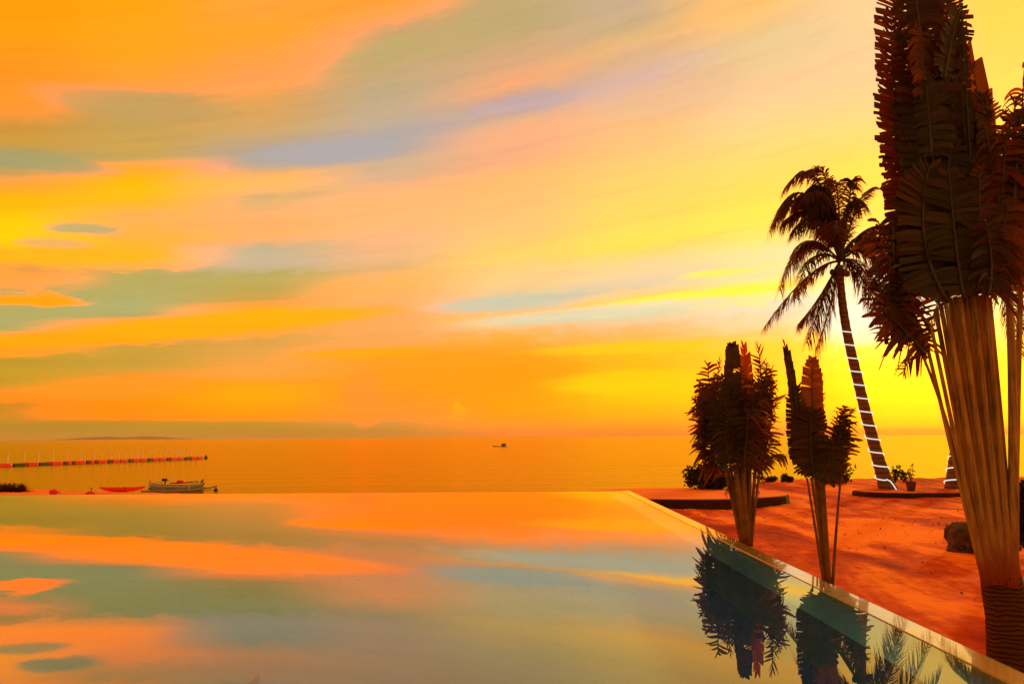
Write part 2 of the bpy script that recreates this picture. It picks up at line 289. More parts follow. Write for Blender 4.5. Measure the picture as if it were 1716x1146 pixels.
# ------------------------------------------------------------------ mesh helper
ORG = {}
class MB:
    def __init__(s): s.v = []; s.f = []; s.sm = []
    def poly(s, pts, smooth=False):
        i = len(s.v); s.v += [Vector(p) for p in pts]; s.f.append(tuple(range(i, i + len(pts)))); s.sm.append(smooth)
    def strip(s, a, b, smooth=False):
        i = len(s.v); n = len(a)
        for p, q in zip(a, b): s.v.append(Vector(p)); s.v.append(Vector(q))
        for k in range(n - 1): s.f.append((i + 2 * k, i + 2 * k + 1, i + 2 * k + 3, i + 2 * k + 2)); s.sm.append(smooth)
    def tube(s, pts, rad, n=8, flat=1.0, cap=True, up=None):
        pts = [Vector(p) for p in pts]; i0 = len(s.v); m = len(pts)
        ref = Vector(up) if up else Vector((0, 1, 0))
        for k, p in enumerate(pts):
            T = (pts[min(k + 1, m - 1)] - pts[max(k - 1, 0)]).normalized()
            S = T.cross(ref)
            if S.length < .1: S = T.cross(Vector((1, 0, 0)))
            S.normalize(); B = T.cross(S).normalized(); r = rad[k] if hasattr(rad, '__len__') else rad
            for j in range(n):
                a = 2 * math.pi * j / n; s.v.append(p + S * (r * math.cos(a)) + B * (r * flat * math.sin(a)))
        for k in range(m - 1):
            for j in range(n):
                a = i0 + k * n + j; b_ = i0 + k * n + (j + 1) % n
                s.f.append((a, b_, b_ + n, a + n)); s.sm.append(True)
        if cap:
            s.f.append(tuple(i0 + j for j in range(n))[::-1]); s.sm.append(False)
            s.f.append(tuple(i0 + (m - 1) * n + j for j in range(n))); s.sm.append(False)
    def box(s, x0, x1, y0, y1, z0, z1, bev=0):
        i = len(s.v); s.v += [Vector((x, y, z)) for z in (z0, z1) for y in (y0, y1) for x in (x0, x1)]
        for f in ((0, 2, 3, 1), (4, 5, 7, 6), (0, 1, 5, 4), (2, 6, 7, 3), (0, 4, 6, 2), (1, 3, 7, 5)):
            s.f.append(tuple(i + k for k in f)); s.sm.append(False)
    def rbox(s, c, sz, n=8, up=.3, rot=0):       # rounded block: superellipse rings
        cx, cy, cz = c; a, b_, h = sz[0] / 2, sz[1] / 2, sz[2] / 2; i0 = len(s.v); N = 16; rows = 7
        for k in range(rows):
            ph = -math.pi / 2 + math.pi * k / (rows - 1); z = math.copysign(abs(math.sin(ph)) ** up, math.sin(ph)); q = abs(math.cos(ph)) ** up if 0 < k < rows - 1 else .02
            for j in range(N):
                th = 2 * math.pi * j / N; x = math.copysign(abs(math.cos(th)) ** up, math.cos(th)) * a * q; y = math.copysign(abs(math.sin(th)) ** up, math.sin(th)) * b_ * q
                s.v.append(Vector((cx + x * math.cos(rot) - y * math.sin(rot), cy + x * math.sin(rot) + y * math.cos(rot), cz + z * h)))
        for k in range(rows - 1):
            for j in range(N):
                a_ = i0 + k * N + j; b2 = i0 + k * N + (j + 1) % N; s.f.append((a_, b2, b2 + N, a_ + N)); s.sm.append(False)
    def build(s, name, material, parent=None, loc=None):
        me = bpy.data.meshes.new(name); o = bpy.data.objects.new(name, me)
        if parent is not None: org = ORG[parent]; o.parent = parent
        else:
            org = Vector(loc) if loc is not None else Vector((0, 0, 0)); o.location = org
        ORG[o] = org
        me.from_pydata([tuple(v - org) for v in s.v], [], s.f); me.materials.append(material)
        me.polygons.foreach_set('use_smooth', s.sm); me.update()
        C.objects.link(o); return o
def thing(name, label, cat, loc, group=None):
    o = bpy.data.objects.new(name, None); C.objects.link(o); o.location = loc; o.empty_display_size = .3; ORG[o] = Vector(loc)
    o['label'] = label; o['category'] = cat
    if group: o['group'] = group
    return o
def tag(o, label, cat, group=None, kind=None):
    if label: o['label'] = label
    if cat: o['category'] = cat
    if group: o['group'] = group
    if kind: o['kind'] = kind
    return o
def bez(p0, p1, p2, n=14):
    p0, p1, p2 = Vector(p0), Vector(p1), Vector(p2)
    return [(1 - t) ** 2 * p0 + 2 * t * (1 - t) * p1 + t * t * p2 for t in (k / (n - 1) for k in range(n))]
def through(p0, pm, p2, n=14):                # quadratic curve passing through pm
    p0, pm, p2 = Vector(p0), Vector(pm), Vector(p2); return bez(p0, 2 * pm - .5 * p0 - .5 * p2, p2, n)
def spline(P, n=8):
    P = [Vector(p) for p in P]; out = []
    for i in range(len(P) - 1):
        a = P[max(i - 1, 0)]; b_ = P[i]; c = P[i + 1]; d = P[min(i + 2, len(P) - 1)]
        for k in range(n):
            t = k / n; out.append(.5 * ((2 * b_) + (-a + c) * t + (2 * a - 5 * b_ + 4 * c - d) * t * t + (-a + 3 * b_ - 3 * c + d) * t ** 3))
    out.append(P[-1]); return out

# ------------------------------------------------------------------ ground, beach, sea, hills
GZ, SEA = -1.1, -1.6
HAZE = 1.1e-4
def lerp(a, b, t): return a + (b - a) * max(0, min(1, t))
SH = [(-400, 50), (-40, 48), (-26, 46), (-17, 42.5), (-13, 39), (-9, 37.5), (5, 37.5), (10, 39.5), (13, 46), (16, 51), (60, 53), (400, 56)]
def shore(x):
    for (a, u), (b_, v) in zip(SH, SH[1:]):
        if x <= b_: return lerp(u, v, (x - a) / (b_ - a))
    return SH[-1][1]
def gz(x, y):
    s = shore(x); z = GZ + .05 * (mnoise.noise(Vector((x * .35, y * .35, 0)))) + .05 * mnoise.noise(Vector((x * 1.1, y * 1.1, 4)))
    if x < -6: z -= .05
    d = y - s
    if d > -1.5: z = z - 1.2 * min(1, (d + 1.5) / 5.0) ** 1.0
    return z
POOL_X0, POOL_X1, POOL_Y0, POOL_Y1 = -20.0, 3.41, -6.0, 23.7
def axis(a, b_, fine_a, fine_b, fs, cs):
    r = [a]; 
    while r[-1] < b_: r.append(r[-1] + (fs if fine_a <= r[-1] < fine_b else cs))
    return r
gx = axis(-400, 400, -36, 36, .33, 14); gy = axis(-60, 78, 4, 60, .33, 4)
mb = MB(); mb.v = [Vector((x, y, gz(x, y) if not (POOL_X0 - 1 < x < POOL_X1 - .1 and y < POOL_Y1 - .1) else -2.6)) for y in gy for x in gx]
nx = len(gx)
for j in range(len(gy) - 1):
    for i in range(nx - 1): mb.f.append((j * nx + i, j * nx + i + 1, (j + 1) * nx + i + 1, (j + 1) * nx + i)); mb.sm.append(True)
g = mb.build('ground', M['sand']); g.data.materials.append(M['beach']); tag(g, 'flat red sandy ground running from pool to the shore', None, kind='structure')
for p in g.data.polygons:
    c = p.center
    if c.x < 1 or (c.x < 9 and c.y > 36): p.material_index = 1
# sea sheet, finer rows near, reaching the horizon
mb = MB(); mb.poly([(-40000, 34, SEA), (40000, 34, SEA), (40000, 45000, SEA), (-40000, 45000, SEA)])
tag(mb.build('sea', M['sea']), 'calm orange sea reaching to the horizon', None, kind='structure')
# hills
mb = MB(); HD = 6000
xs = [x for x in range(60, 262, 3)]
prof = []
for x in xs:
    h = 5.5 * math.exp(-((x - 203) / 34) ** 2) + 5.0 * math.exp(-((x - 125) / 38) ** 2) + .9 * mnoise.noise(Vector((x * .09, 0, 0)))
    h *= min(1, (x - 60) / 25, (262 - x) / 18); prof.append((x, max(.05, h)))
rows = []
for k in range(5):
    q = k / 4; row = []
    for x, h in prof:
        p = at(x, 737, HD); row.append(Vector((p.x, HD + 900 * q, SEA + h / F * HD * math.sin(math.pi * (.02 + .96 * q)) ** .7)))
    rows.append(row)
for a, b_ in zip(rows, rows[1:]): mb.strip(a, b_, True)
tag(mb.build('hills', M['hill']), 'low faint headland on the horizon at the far left', None, kind='structure')

# haze
mb = MB(); mb.box(-14000, 14000, -300, 9000, SEA - 3.0, 45)
m = bpy.data.materials.new('haze_air'); m.use_nodes = True; t = NT(m.node_tree); t.n.clear(); out = t.new('ShaderNodeOutputMaterial')
pv = t.new('ShaderNodeVolumePrincipled'); pv.inputs['Color'].default_value = (1, .86, .62, 1); pv.inputs['Density'].default_value = HAZE; pv.inputs['Anisotropy'].default_value = 0
t.l.new(pv.outputs[0], out.inputs['Volume'])
tag(mb.build('haze', m), None, None, kind='stuff')

# ------------------------------------------------------------------ pool
root = thing('swimming_pool', 'infinity pool with mirror-still water and tiled ledge', 'pool', (-8, 9, -1.1))
mb = MB()
zf = -1.35; xi = 2.74
mb.poly([(POOL_X0, POOL_Y0, zf), (xi, POOL_Y0, zf), (xi, POOL_Y1 - .12, zf), (POOL_X0, POOL_Y1 - .12, zf)])
mb.poly([(xi, POOL_Y0, zf), (xi, POOL_Y0, -.5), (xi, POOL_Y1 - .12, -.5), (xi, POOL_Y1 - .12, zf)])
mb.poly([(POOL_X0, POOL_Y1 - .12, zf), (xi, POOL_Y1 - .12, zf), (xi, POOL_Y1 - .12, -.03), (POOL_X0, POOL_Y1 - .12, -.03)])
mb.poly([(POOL_X0, POOL_Y0, zf), (POOL_X0, POOL_Y1 - .12, zf), (POOL_X0, POOL_Y1 - .12, -.03), (POOL_X0, POOL_Y0, -.03)])
mb.poly([(POOL_X0, POOL_Y0, zf), (POOL_X0, POOL_Y0, -.03), (xi, POOL_Y0, -.03), (xi, POOL_Y0, zf)])
mb.build('basin', M['basin'], root)
mb = MB(); mb.box(3.19, POOL_X1, POOL_Y0, POOL_Y1 - .03, -.1, .008); mb.build('tiled_coping', M['coping'], root)
mb = MB(); mb.box(xi, 3.19, POOL_Y0 + .004, POOL_Y1 - .125, -.5, -.045); mb.build('submerged_ledge', M['ledge'], root)
mb = MB(); mb.box(POOL_X0, POOL_X1, POOL_Y1 - .03, POOL_Y1, -.1, .004); mb.build('edge_lip', M['lip'], root)
mb = MB(); mb.box(POOL_X1 - .032, POOL_X1 - .004, POOL_Y0, POOL_Y1 - .004, -1.6, -.1); mb.box(POOL_X0 - .3, POOL_X1 - .032, POOL_Y1 - .12, POOL_Y1 - .004, -2.4, -.1)
mb.build('outer_wall', M['wallstone'], root)
mb = MB(); mb.box(POOL_X0, xi, POOL_Y1 - .12, POOL_Y1 - .03, -.1, -.012); mb.build('overflow_sill', M['coping'], root)
mb = MB(); n = 60
mb.poly([(POOL_X0, POOL_Y0, 0), (3.19, POOL_Y0, 0), (3.19, POOL_Y1 - .03, 0), (POOL_X0, POOL_Y1 - .03, 0)])
mb.build('water', M['pool'], root)
p = on(435, 1127, -.22)
mb = MB(); mb.box(POOL_X0 + .1, p.x, POOL_Y0 + .1, p.y, zf + .01, -.22); mb.build('underwater_bench', M['basin'], root)

# ------------------------------------------------------------------ leaf builders
def blade(mb, rib, hw, N, tear=.8, droop=.3, ang=25, r=rnd, curl=.2, wid=(.02, .055), t0=.02, prof=None, sides=(-1, 1), cut=1.0, plate=None, close=48):
    rib = [Vector(p) for p in rib]; m = len(rib); L = sum((rib[i + 1] - rib[i]).length for i in range(m - 1)); N = Vector(N).normalized()
    def P(t):
        t = max(0, min(.9999, t)) * (m - 1); k = int(t); return rib[k].lerp(rib[k + 1], t - k)
    for sd_ in sides:
        t = t0; gc = 0
        while t < cut:
            if plate and r.random() < .05: t += .03 / L * r.uniform(.5, 2)
            torn = tear > .3
            if gc <= 0: gc = r.randint(2, 6); ga = r.gauss(0, 15) * tear; gd_ = r.uniform(.2, 2.4); gl = r.uniform(.72, 1.08) if torn else 1; gn = r.gauss(0, .35) * tear; t += r.uniform(0, .012) * tear
            gc -= 1
            w = hw * r.uniform(.09, .24) / L if torn else r.uniform(*wid) * 2.0
            if plate: w = r.uniform(.022, .07) / L
            if r.random() < .07 * tear: t += w * .7; continue
            gap = r.uniform(0, .4) * tear if torn else 0
            pc_ = P(min(1, t + w / 2)); T = (P(t + .03) - P(t - .03)).normalized()
            S = T.cross(N).normalized() * sd_
            pr = (min(1, .3 + t * 5) * min(1, .22 + (1 - t) * 4) ** .7 if prof is None else prof(t))
            an = R(ang + ga + r.gauss(0, 4) * tear + close * t ** 4)
            ll = gl * hw * max(.12, pr) * ((1.05 - r.random() ** 1.6 * .5 * tear) if torn else r.uniform(.93, 1.0))
            D = (S * math.cos(an) + T * math.sin(an) + N * (gn + r.gauss(0, .12) * tear)).normalized()
            dr = droop * gd_ * r.uniform(.7, 1.3); cu = curl * r.uniform(-.5, 1); tw = r.gauss(0, .75) * tear; hwd = w * L * .5 * (1 - gap)
            js = min(1, tear) if tear < .31 else 1; ka, kb = 1 + r.uniform(-.14, .04) * js, 1 + r.uniform(-.08, .05) * js; kc = r.uniform(.3, .8)
            A, B = [], []
            for q in (0, .2, .4, .6, .8, .93, 1.0):
                off = D * (ll * q) + Vector((0, 0, -1)) * (dr * ll * q * q) + N * (cu * ll * q * q)
                if torn: sh = hwd * (1 if q < .5 else 1 - (q - .5) * 1.0 if q < 1 else .15)
                else: sh = hwd * (1.06 if q < 1 else (.96 if tear < .31 else kc))
                E = T * math.cos(tw * q) + N * math.sin(tw * q)
                A.append(pc_ + off * ka - E * sh); B.append(pc_ + off * kb + E * sh)
            mb.strip(A, B); t += w
def coco_frond(mb, rib, ll, r, n=58, droop=.55, wid=.035, side_lift=.1):
    rib = [Vector(p) for p in rib]; m = len(rib)
    def P(t):
        t = max(0, min(.9999, t)) * (m - 1); k = int(t); return rib[k].lerp(rib[k + 1], t - k)
    H = (rib[-1] - rib[0]); H.z = 0
    for sd_ in (-1, 1):
        for k in range(n):
            t = .12 + .88 * (k + r.uniform(-.3, .3)) / n; p = P(t); T = (P(t + .03) - P(t - .03)).normalized()
            S = T.cross(Vector((0, 0, 1)))
            if S.length < .25: S = T.cross(H if H.length > .1 else Vector((0, 1, 0)))
            S = S.normalized() * sd_
            l = ll * (math.sin(math.pi * (.12 + .80 * t)) ** .6) * r.uniform(.75, 1.1)
            D = (S * r.uniform(.35, .8) + T * r.uniform(.35, .7) + Vector((r.uniform(-.15, .15), r.uniform(-.15, .15), side_lift))).normalized()
            A, B = [], []; wv_ = T * wid * .5
            for q, ww in ((0, .5), (.3, 1), (.65, .7), (1, .05)):
                o = p + D * (l * q * (1 - .25 * droop * q)) + Vector((0, 0, -1)) * (l * droop * q * q * 1.2); A.append(o - wv_ * ww); B.append(o + wv_ * ww)
            mb.strip(A, B)

# ------------------------------------------------------------------ traveller's palms
def traveller(name, label, Y, basepx, petioles, leaves, seed, trunk=None, fill=()):
    r = random.Random(seed)
    b0 = at(basepx[0], basepx[1], Y); b0.z = gz(b0.x, Y)
    root = thing(name, label, 'palm', b0, 'traveller palms beside the pool')
    if trunk:
        pts = [at(x, y, Y) for x, y, _ in trunk]; pts[0].z = b0.z - .1; tb = MB()
        sp = spline(pts, 10); ra = [w / F * Y for _, _, w in trunk]
        rr = []
        for k in range(len(sp)):
            u = k / (len(sp) - 1) * (len(ra) - 1); i = min(int(u), len(ra) - 2); rr.append((ra[i] + (ra[i + 1] - ra[i]) * (u - i)) * (1 + r.uniform(-.025, .025)))
        tb.tube(sp, rr, 20, .9); tb.build('trunk', M['trunk_c'], root)
    for (x0, y0, x1, y1, w, dy, *mid) in petioles:
        pb = MB(); a = at(x0, y0, Y + (dy * .15 if Y > 10 else -.16)); e_ = at(x1, y1, Y + dy)
        if mid: md = at(mid[0], mid[1], Y + dy * .5)
        else: md = (a + e_) / 2 + Vector(((b0.x - (a.x + e_.x) / 2) * .04, 0, 0))
        pts = through(a, md, e_, 10); w0_ = w / F * Y
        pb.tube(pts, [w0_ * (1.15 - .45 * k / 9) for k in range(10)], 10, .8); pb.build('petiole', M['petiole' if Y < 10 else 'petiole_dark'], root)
    for lf in leaves:
        (x0, y0, xm, ym, x1, y1, hw, dy, mt, tear, droop, ang, yaw) = lf[:13]; kw = lf[13] if len(lf) > 13 else {}
        p0, pm, p1 = at(x0, y0, Y + dy), at(xm, ym, Y + dy), at(x1, y1, Y + dy * 1.3)
        rib = through(p0, pm, p1, 16); lb = MB(); N = Vector((math.sin(R(yaw)), -math.cos(R(yaw)), .05))
        blade(lb, rib, hw / F * Y, N, tear, droop, ang, r, **kw)
        o = lb.build('leaf', M[mt], root)
        rb = MB(); wv_ = max(.008, hw / F * Y * .045); rb.tube([p_ + N * .012 for p_ in rib], [wv_ * (1.3 - k / 15) + .002 for k in range(16)], 6); rb.build('midrib', M['rib'], o)
    for (xc, yc, sx, sy, n_, hw, tear) in fill:
        for k in range(n_):
            x = xc + r.uniform(-1, 1) * sx; y = yc + r.uniform(-1, 1) * sy; dy = r.uniform(-.6, .7) * sx / F * Y; lean = (x - xc) * .35
            p0, pm, p1 = at(x - lean, y + hw * 1.7, Y + dy), at(x, y, Y + dy * 1.2), at(x + lean * 1.3, y - hw * 1.5, Y + dy * 1.5)
            rib = through(p0, pm, p1, 12); yaw = r.uniform(-60, 60); lb = MB()
            blade(lb, rib, hw / F * Y * r.uniform(.8, 1.15), Vector((math.sin(R(yaw)), -math.cos(R(yaw)), .1)), tear, r.uniform(.1, .5), r.uniform(0, 25), r, wid=(.02, .045), plate=(.04, .16) if tear < .6 else None)
            o = lb.build('leaf', M[r.choice(('leaf', 'leaf', 'leaf_brown', 'leaf_green'))], root); rb = MB(); rb.tube(rib, [.012 * hw / 30 * Y / 9 * (1.3 - q / 11) + .002 for q in range(12)], 5); rb.build('midrib', M['rib'], o)
    return root

# A: the squat bushy one by the far end of the pool
petA = [(1243,915,1210,768,2.6,-.1),(1245,915,1216,775,3,.1),(1246,915,1224,785,4.5,0),(1248,915,1232,780,6,-.12),(1249,915,1238,770,6,.05),(1251,915,1244,775,6,-.1),(1253,915,1250,780,5,.08),(1255,915,1257,775,4,0),(1257,915,1266,785,3,.1),(1259,915,1274,780,2.4,-.05)]
g_ = 'leaf_green'; d_ = 'leaf'
solid = dict(wid=(.012, .03), curl=.12)
flat_top = dict(close=12, wid=(.015, .035), curl=.1, prof=lambda t: (.7 + .3 * math.sin(3 * t)) * min(1, .35 + (1 - t) * 7) ** .6)
LA = [
 (1226,760,1228,660,1227,578,17,-.1,g_,.1,.02,12,10,flat_top),
 (1244,760,1252,670,1246,578,13,.05,'leaf_red',.25,.02,20,-20,dict(wid=(.03,.06),curl=.1)),
 (1215,775,1196,700,1186,612,40,-.05,d_,1,.25,8,0,dict(wid=(.025,.055))),
 (1212,780,1188,720,1172,640,34,.3,d_,1,.4,-4,15,dict(wid=(.025,.05))),
 (1218,770,1206,700,1212,630,26,-.3,g_,.35,.15,15,0,solid),
 (1212,790,1190,765,1166,742,26,-.1,d_,1,.5,15,0,dict(wid=(.03,.06))),
 (1258,780,1276,690,1270,580,34,0,d_,1,.0,28,0,dict(wid=(.02,.045))),
 (1264,785,1290,720,1292,620,28,.25,d_,1,.15,14,-10,dict(wid=(.02,.045))),
 (1252,790,1262,720,1258,640,44,-.25,d_,1,.3,10,-10,dict(wid=(.02,.045))),
 (1270,790,1294,765,1316,764,16,-.1,d_,.7,.7,20,0,dict(wid=(.04,.08))),
 (1236,785,1238,720,1232,650,34,.3,d_,.5,.15,10,0,solid),
 (1228,790,1216,740,1222,690,34,-.35,g_,.5,.3,10,5,solid),
 (1246,785,1250,740,1254,690,36,-.4,d_,.8,.4,5,-15,{}),
 (1240,770,1238,690,1242,610,26,.2,d_,.8,.1,20,0,{}),
 (1220,780,1202,720,1206,600,30,.4,d_,1,.0,25,0,dict(wid=(.02,.04))),
 (1262,800,1276,770,1292,745,30,.1,d_,1,.5,10,0,{}),
 (1214,800,1200,775,1180,765,24,.2,d_,1,.6,10,0,{}),
]
LA += [(1226,800,1222,812,1216,828,9,-.1,'leaf_brown',.9,1.2,10,0,{}),(1262,800,1266,812,1272,826,8,.1,'leaf_brown',.9,1.2,10,0,{})]
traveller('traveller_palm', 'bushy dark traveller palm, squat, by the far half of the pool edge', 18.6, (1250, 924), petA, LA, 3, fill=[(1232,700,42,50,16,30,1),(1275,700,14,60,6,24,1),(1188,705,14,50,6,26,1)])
# B: the slim one on separate stalks
petB = [(1382,985,1352,800,2.4,-.1),(1384,985,1366,790,4.5,.05),(1388,985,1378,790,5,-.05),(1391,985,1372,800,3,.1),(1395,985,1410,790,2.4,0,1402,880),(1386,985,1360,800,2.6,.15)]
LB = [
 (1344,770,1330,660,1317,583,11,-.05,g_,.1,.0,18,20,dict(wid=(.04,.08),curl=.0)),
 (1350,790,1338,720,1336,650,22,.05,g_,.3,.05,10,0,solid),
 (1370,795,1362,700,1361,602,20,-.08,'leaf_brown',.1,.03,10,-5,dict(close=14,wid=(.012,.026),curl=.25,prof=lambda t: (.75 + .25 * math.sin(3 * t)) * min(1, .3 + (1 - t) * 5) ** .7)),
 (1378,790,1374,700,1372,618,12,.15,'leaf_brown',.5,.05,15,0,solid),
 (1362,800,1358,745,1358,695,34,-.2,g_,.12,.12,3,5,dict(wid=(.05,.12),curl=.05,plate=(.05,.14),prof=lambda t: min(1, .35 + t * 4) * min(1, (1.05 - t) * 5) ** .5)),
 (1372,806,1388,775,1396,738,26,-.3,g_,.25,.3,5,-10,dict(plate=(.04,.12),curl=.2)),
 (1350,800,1338,745,1334,695,20,.1,d_,1,.25,5,0,{}),
 (1398,800,1404,745,1408,695,34,.0,d_,.8,.15,22,-10,dict(wid=(.05,.1))),
 (1405,800,1418,750,1412,705,30,.15,'leaf_brown',.9,.2,25,0,dict(wid=(.05,.1))),
 (1400,720,1418,700,1432,684,9,.05,d_,.9,.1,30,0,dict(wid=(.1,.2))),
 (1380,800,1388,770,1392,740,34,.2,d_,.5,.3,0,0,solid),
]
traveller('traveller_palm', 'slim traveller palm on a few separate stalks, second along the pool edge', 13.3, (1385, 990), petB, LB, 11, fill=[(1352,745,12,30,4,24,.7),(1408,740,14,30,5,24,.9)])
# C: the tall one at the right
petC = []
tops = [(1552,572,1.2),(1560,545,.9),(1568,520,.7),(1576,508,.5),(1584,502,.3),(1592,499,.1),(1600,497,-.02),(1608,497,-.1),(1616,496,-.16),(1624,495,-.2),(1631,495,-.2),(1638,495,-.17),(1645,494,-.12),(1652,494,-.05),(1658,498,.1)]
for i, (x, y, q) in enumerate(tops):
    xb = 1650 + i * 3.3
    petC.append((xb, 976 + 5 * math.sin(i * 1.7), x, y, 5.4 if i > 1 else 4.2, -.09 - .10 * math.sin(i * 2.1), xb + (x - xb) * .54 + 4, (985 + y) / 2))
petC += [(1652,970,1544,590,3.2,-.05,1600,752),(1696,985,1690,470,8.5,-.1,1698,720),(1697,985,1712,430,6,.15,1704,700)]
LC = [
 (1552,590,1500,520,1455,455,52,.1,d_,1,.35,15,10,dict(wid=(.03,.06))),
 (1560,560,1510,460,1470,370,54,.25,d_,1,.3,10,5,dict(wid=(.025,.055))),
 (1550,595,1520,560,1480,520,60,-.1,d_,.9,.5,10,0,dict(wid=(.03,.06))),
 (1556,600,1530,598,1512,625,26,0,d_,.8,.6,20,0,dict(wid=(.06,.1))),
 (1556,590,1520,530,1450,500,44,.3,d_,1,.5,0,0,dict(wid=(.03,.06))),
 (1570,500,1512,320,1492,20,42,.1,d_,.24,.1,3,12,dict(plate=(.05,.18))),
 (1580,500,1525,240,1500,-90,52,.3,d_,.22,.06,2,5,dict(plate=(.07,.22),curl=.05)),
 (1575,480,1530,300,1524,60,56,.5,d_,.22,.1,0,0,dict(plate=(.07,.2))),
 (1590,498,1560,240,1545,-130,64,-.05,d_,.22,.08,2,0,dict(plate=(.08,.25),curl=.1)),
 (1600,490,1575,240,1570,-60,52,.2,d_,.24,.1,4,0,dict(plate=(.06,.2),curl=.1)),
 (1612,496,1598,260,1580,-110,36,.15,d_,.24,.1,3,-10,dict(plate=(.06,.2))),
 (1588,508,1548,400,1556,280,56,-.25,g_,.2,.15,10,8,dict(plate=(.05,.16),curl=.15)),
 (1615,500,1600,400,1590,290,50,-.3,g_,.3,.25,8,-8,dict(plate=(.05,.16),curl=.15)),
  (1548,570,1490,440,1450,400,46,.2,'leaf_brown',.9,.6,5,0,{}),
 (1636,496,1640,400,1640,290,55,-.2,'leaf_brown',.5,.25,10,-8,dict(wid=(.03,.06))),
 (1560,490,1530,380,1520,240,48,.2,d_,.3,.2,0,0,dict(plate=(.04,.12))),
 (1640,480,1626,280,1608,-10,9,-.1,d_,.2,.05,15,0,solid),
 (1655,470,1650,250,1624,96,26,.35,'leaf_brown',.3,.05,20,-25,dict(wid=(.05,.1),curl=.2)),
 (1670,490,1668,320,1650,160,46,.2,'leaf_brown',.6,.2,15,-10,dict(wid=(.04,.07))),
 (1688,480,1704,300,1716,110,52,.1,'leaf_red',.85,.8,12,-10,dict(wid=(.025,.05))),
 (1692,480,1680,340,1690,210,60,-.1,'leaf_red',.9,.8,5,-10,dict(wid=(.025,.05))),
 (1700,470,1730,330,1750,130,60,.3,'leaf_red',.9,.8,10,0,dict(wid=(.025,.05))),
 (1680,500,1676,430,1690,340,60,-.2,'leaf_brown',.6,.4,5,-10,{}),
 (1655,495,1660,440,1650,370,50,-.35,d_,.5,.4,0,5,{}),
 (1600,470,1570,300,1590,120,44,.45,d_,.25,.2,5,0,dict(plate=(.05,.18))),
]
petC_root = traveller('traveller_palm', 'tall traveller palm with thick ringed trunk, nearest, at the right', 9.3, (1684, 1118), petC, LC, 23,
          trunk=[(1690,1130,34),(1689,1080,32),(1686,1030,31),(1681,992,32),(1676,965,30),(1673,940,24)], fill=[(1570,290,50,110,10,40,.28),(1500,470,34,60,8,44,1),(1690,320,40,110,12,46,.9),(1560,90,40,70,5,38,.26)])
# wrapping leaf sheath at the head of the trunk
mb = MB(); Yc = 9.3
sh = [(1682,990,33),(1677,962,33),(1674,935,31),(1672,905,26)]
ss = spline([at(x, y, Yc + .04) for x, y, _ in sh], 5)
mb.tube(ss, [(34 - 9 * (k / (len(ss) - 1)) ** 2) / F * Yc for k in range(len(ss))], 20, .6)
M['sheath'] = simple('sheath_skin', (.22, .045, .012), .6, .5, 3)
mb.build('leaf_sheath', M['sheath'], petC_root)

# ------------------------------------------------------------------ coconut palms
def coconut(label, Y, trunkpts, crown, fronds, seed, nuts, extra):
    r = random.Random(seed); base = at(trunkpts[0][0], trunkpts[0][1], Y); base.z = gz(base.x, Y) + .12
    root = thing('coconut_palm', label, 'palm', base, 'coconut palms wrapped in lights')
    pts = [at(x, y, Y) for x, y, _ in trunkpts]; pts[0] = base - Vector((0, 0, .1)); sp = spline(pts, 10); ra = [.88 * w / F * Y for *_, w in trunkpts]; rr = []
    for k in range(len(sp)):
        u = k / (len(sp) - 1) * (len(ra) - 1); i = min(int(u), len(ra) - 2); rr.append((ra[i] + (ra[i + 1] - ra[i]) * (u - i)) * (1 + .04 * math.sin(k * 1.9)))
    tb = MB(); tb.tube(sp, rr, 14); tb.build('trunk', M['trunk_coco'], root)
    c = at(*crown, Y)
    for (xm, ym, x1, y1, dy, dr) in fronds:
        pm, p1 = at(xm, ym, Y + dy * .5), at(x1, y1, Y + dy); rib = through(c, pm, p1, 18)
        fb = MB(); coco_frond(fb, rib, 1.2, r, 72, dr, .075); fo = fb.build('frond', M['frond'], root)
        rb = MB(); rb.tube(rib, [.055 * (1 - k / 19) + .006 for k in range(18)], 6); rb.build('rachis', M['rib'], fo)
    for k in range(extra):                      # fronds all round the head
        a = 2 * math.pi * (k + r.random() * .6) / extra; e = r.uniform(-.35, 1.05); L = r.uniform(3.0, 3.9)
        d = Vector((math.cos(a) * math.cos(e), math.sin(a) * math.cos(e), math.sin(e)))
        pm = c + d * L * .5 + Vector((0, 0, .35)); p1 = c + d * L * .86 + Vector((0, 0, -.55 - .9 * max(0, math.cos(e))))
        rib = through(c, pm, p1, 16); fb = MB(); coco_frond(fb, rib, 1.1, r, 60, r.uniform(.5, .8), .075); fo = fb.build('frond', M['frond'], root)
        rb = MB(); rb.tube(rib, [.055 * (1 - k / 17) + .006 for k in range(16)], 6); rb.build('rachis', M['rib'], fo)
    for k in range(nuts):
        a = r.uniform(0, 6.28); q = c + Vector((math.cos(a) * .36, math.sin(a) * .36, -.45 + r.uniform(-.3, .15)))
        nb_ = MB(); nb_.tube([q + Vector((0, 0, z)) for z in (-.17, -.14, -.07, 0, .07, .13, .15)], [.02, .08, .125, .135, .12, .06, .01], 10); nb_.build('coconut', M['nut'], root)
    return root, sp, rr
